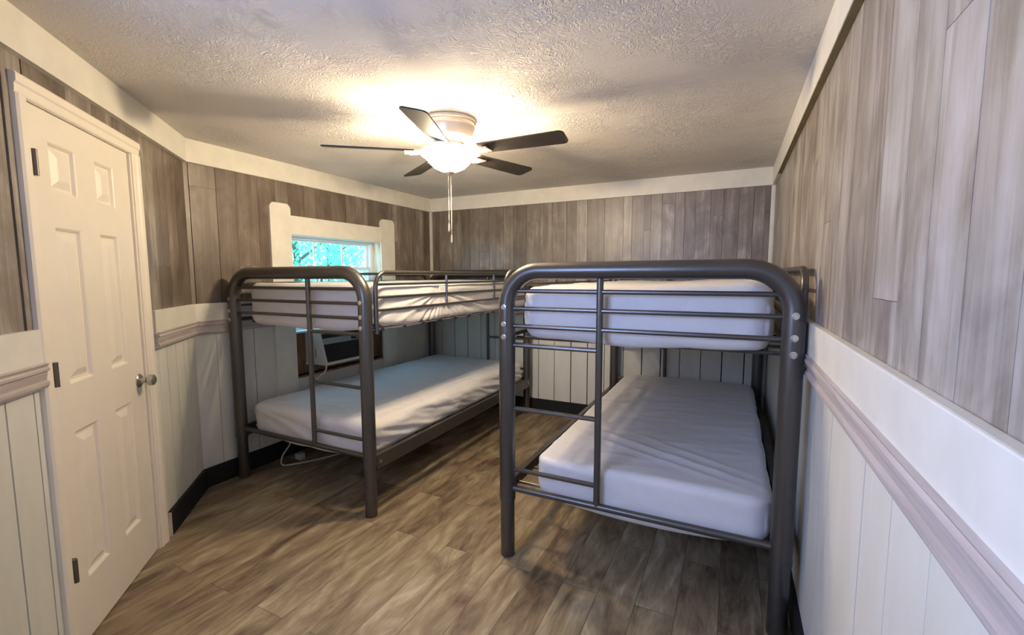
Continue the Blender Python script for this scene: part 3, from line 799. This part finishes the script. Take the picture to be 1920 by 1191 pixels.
for k in range(5):
    a = R(2+72*k)
    Mx = Matrix.Translation((FX, FY, ZT-.178)) @ Matrix.Rotation(a, 4, 'Z')
    bm = bmesh.new()
    # curved bracket from the hub to the blade root
    for s in (-1, 1):
        tube(bm, smooth_path([(.085, s*.008, .026), (.12, s*.012, .016), (.17, s*.026, -.004), (.225, s*.036, -.008)], 5), .0065, 8)
    box(bm, (.195, -.045, -.010), (.255, .045, -.004), .002)
    box(bm, (.078, -.022, .022), (.110, .022, .030), .002)
    bm.transform(Mx); obj('blade_arm', bm, 'fan_body', fan)
    bm = bmesh.new(); pts = []
    r0, r1, hw0, hw1, cr = .20, .690, .052, .064, .03
    pts += [(r0, -hw0), (r1-cr, -hw1)]+[(r1-cr+cr*math.sin(R(t)), -hw1+cr-cr*math.cos(R(t))) for t in (22, 45, 67, 90)]
    pts += [(r1-cr+cr*math.cos(R(t)), hw1-cr+cr*math.sin(R(t))) for t in (0, 22, 45, 67, 90)]+[(r0, hw0)]
    prism(bm, [(x, y, 0) for x, y in pts], (0, 0, .007))
    bm.transform(Mx @ Matrix.Rotation(R(-12), 4, 'X')); obj('blade', bm, 'blade', fan, smooth=False)
for dx, ln, z0 in ((-.008, .285, -.30), (.006, .350, -.30)):
    bm = bmesh.new(); q = Vector((math.cos(YAW), math.sin(YAW), 0))*dx
    cx, cy_ = FX+q.x, FY+q.y
    tube(bm, [(cx, cy_, ZT-.288), (cx, cy_, ZT-.288-ln)], .0018, 6)
    for i in range(int(ln/.012)):
        lathe(bm, (cx, cy_, ZT-.292-i*.012), [(.0008, 0), (.0026, -.002), (.0026, -.004), (.0008, -.006)], 6)
    ch = obj('pull_chain', bm, 'nickel', fan)
    bm = bmesh.new(); lathe(bm, (cx, cy_, ZT-.288-ln), [(.002, 0), (.004, -.006), (.0065, -.03), (.0065, -.046), (.002, -.052)], 12); obj('chain_fob', bm, 'fan_body', ch)
# bulbs inside the bowl
for k in range(2):
    a = R(40+180*k); ld = bpy.data.lights.new('bulb', 'POINT'); ld.energy = LAMP_W; ld.color = LAMP_COL; ld.shadow_soft_size = .028
    lo = bpy.data.objects.new('bulb', ld); lo.location = (FX+.062*math.cos(a), FY+.062*math.sin(a), ZT-.238); COL.objects.link(lo)

# ------------------------------------------------------------------ daylight openings
w2 = empty('window_2', (*DW((WS0+WS1)/2), WZ0)); tag(w2, kind='structure')
bm = bmesh.new()
for s0, s1, z0, z1 in ((WS0, WS0+.04, WZ0, WZ1), (WS1-.04, WS1, WZ0, WZ1), (WS0+.04, WS1-.04, WZ0, WZ0+.04), (WS0+.04, WS1-.04, WZ1-.04, WZ1), (WS0+.53, WS0+.57, WZ0+.04, WZ1-.04)):
    wbox(bm, s0, s1, -.08, -.03, z0, z1)
obj('window_frame', bm, 'vinyl', w2, smooth=False)
def portal(loc, nrm, sx, sy):
    ld = bpy.data.lights.new('daylight_portal', 'AREA'); ld.shape = 'RECTANGLE'; ld.size = sx; ld.size_y = sy; ld.cycles.is_portal = True
    o = bpy.data.objects.new('daylight_portal', ld); o.location = loc
    o.rotation_euler = Vector(nrm).to_track_quat('-Z', 'Y').to_euler(); COL.objects.link(o)
portal((XL-.17, 3.03, 1.38), (1, 0, 0), .78, 1.03)
q = DW((WS0+WS1)/2, -.16)
ld = bpy.data.lights.new('daylight', 'AREA'); ld.shape = 'RECTANGLE'; ld.size = WS1-WS0+.2; ld.size_y = WZ1-WZ0+.2; ld.energy = DAY_W; ld.color = (.34, .47, 1.0)
o = bpy.data.objects.new('daylight', ld); o.location = (q[0], q[1], (WZ0+WZ1)/2); o.rotation_euler = Vector((NX, NY, 0)).to_track_quat('-Z', 'Y').to_euler(); COL.objects.link(o)
q = DW((WS0+WS1)/2, -.10); portal((q[0], q[1], (WZ0+WZ1)/2), (NX, NY, 0), WS1-WS0, WZ1-WZ0)

# outdoors
bm = bmesh.new(); box(bm, (-14, -6, -.6), (XL-.11, 14, -.5)); tag(obj('ground', bm, 'ground', smooth=False), kind='structure')
def tree(x, y, h, rx, n, seed, mat, label, z0=.2):
    rnd = random.Random(seed); root = empty('leafy_tree', (x, y, -.5)); tag(root, label, 'tree', None)
    bm = bmesh.new(); tube(bm, [(x, y, -.5), (x+.03, y+.05, h*.45), (x-.02, y-.03, h*.9)], [.07, .05, .02], 10)
    for k in range(7):
        a = rnd.uniform(0, 6.28); z = h*(.3+.08*k); tube(bm, [(x, y, z), (x+math.cos(a)*rx*.7, y+math.sin(a)*rx*.7, z+.45)], [.025, .006], 6)
    obj('trunk', bm, 'bark', root)
    bm = bmesh.new()
    for _ in range(n):
        th = rnd.uniform(0, 6.283); u = rnd.uniform(-1, 1); rr = rnd.uniform(.35, 1)**.6
        q = Vector((x+rx*rr*math.sqrt(1-u*u)*math.cos(th), y+rx*rr*math.sqrt(1-u*u)*math.sin(th), (z0+h)/2+u*rr*(h-z0)/2))
        M_ = Matrix.Translation(q) @ Matrix.Rotation(rnd.uniform(0, 6.28), 4, 'Z') @ Matrix.Rotation(rnd.uniform(-1.2, 1.2), 4, 'X')
        s = rnd.uniform(.035, .065)
        vv = [bm.verts.new(M_ @ Vector(p)) for p in ((0, -s, 0), (s*.45, 0, s*.12), (0, s, 0), (-s*.45, 0, s*.12))]
        bm.faces.new(vv)
    me = bpy.data.meshes.new('crown'); bm.to_mesh(me); bm.free(); me.materials.append(MATS[mat])
    o = bpy.data.objects.new('crown', me); COL.objects.link(o); o.parent = root; o.location = -root.location
tree(-5.6, 4.5, 3.0, 1.0, 5200, 1, 'leaf', 'green leafy tree seen through the left pane of the window')
tree(-7.6, 6.9, 3.3, .95, 4600, 2, 'leaf_pale', 'pale leafy tree seen through the middle pane of the window')
tree(-5.5, 7.3, 3.1, 1.0, 5200, 3, 'leaf', 'green leafy tree seen through the right pane of the window')
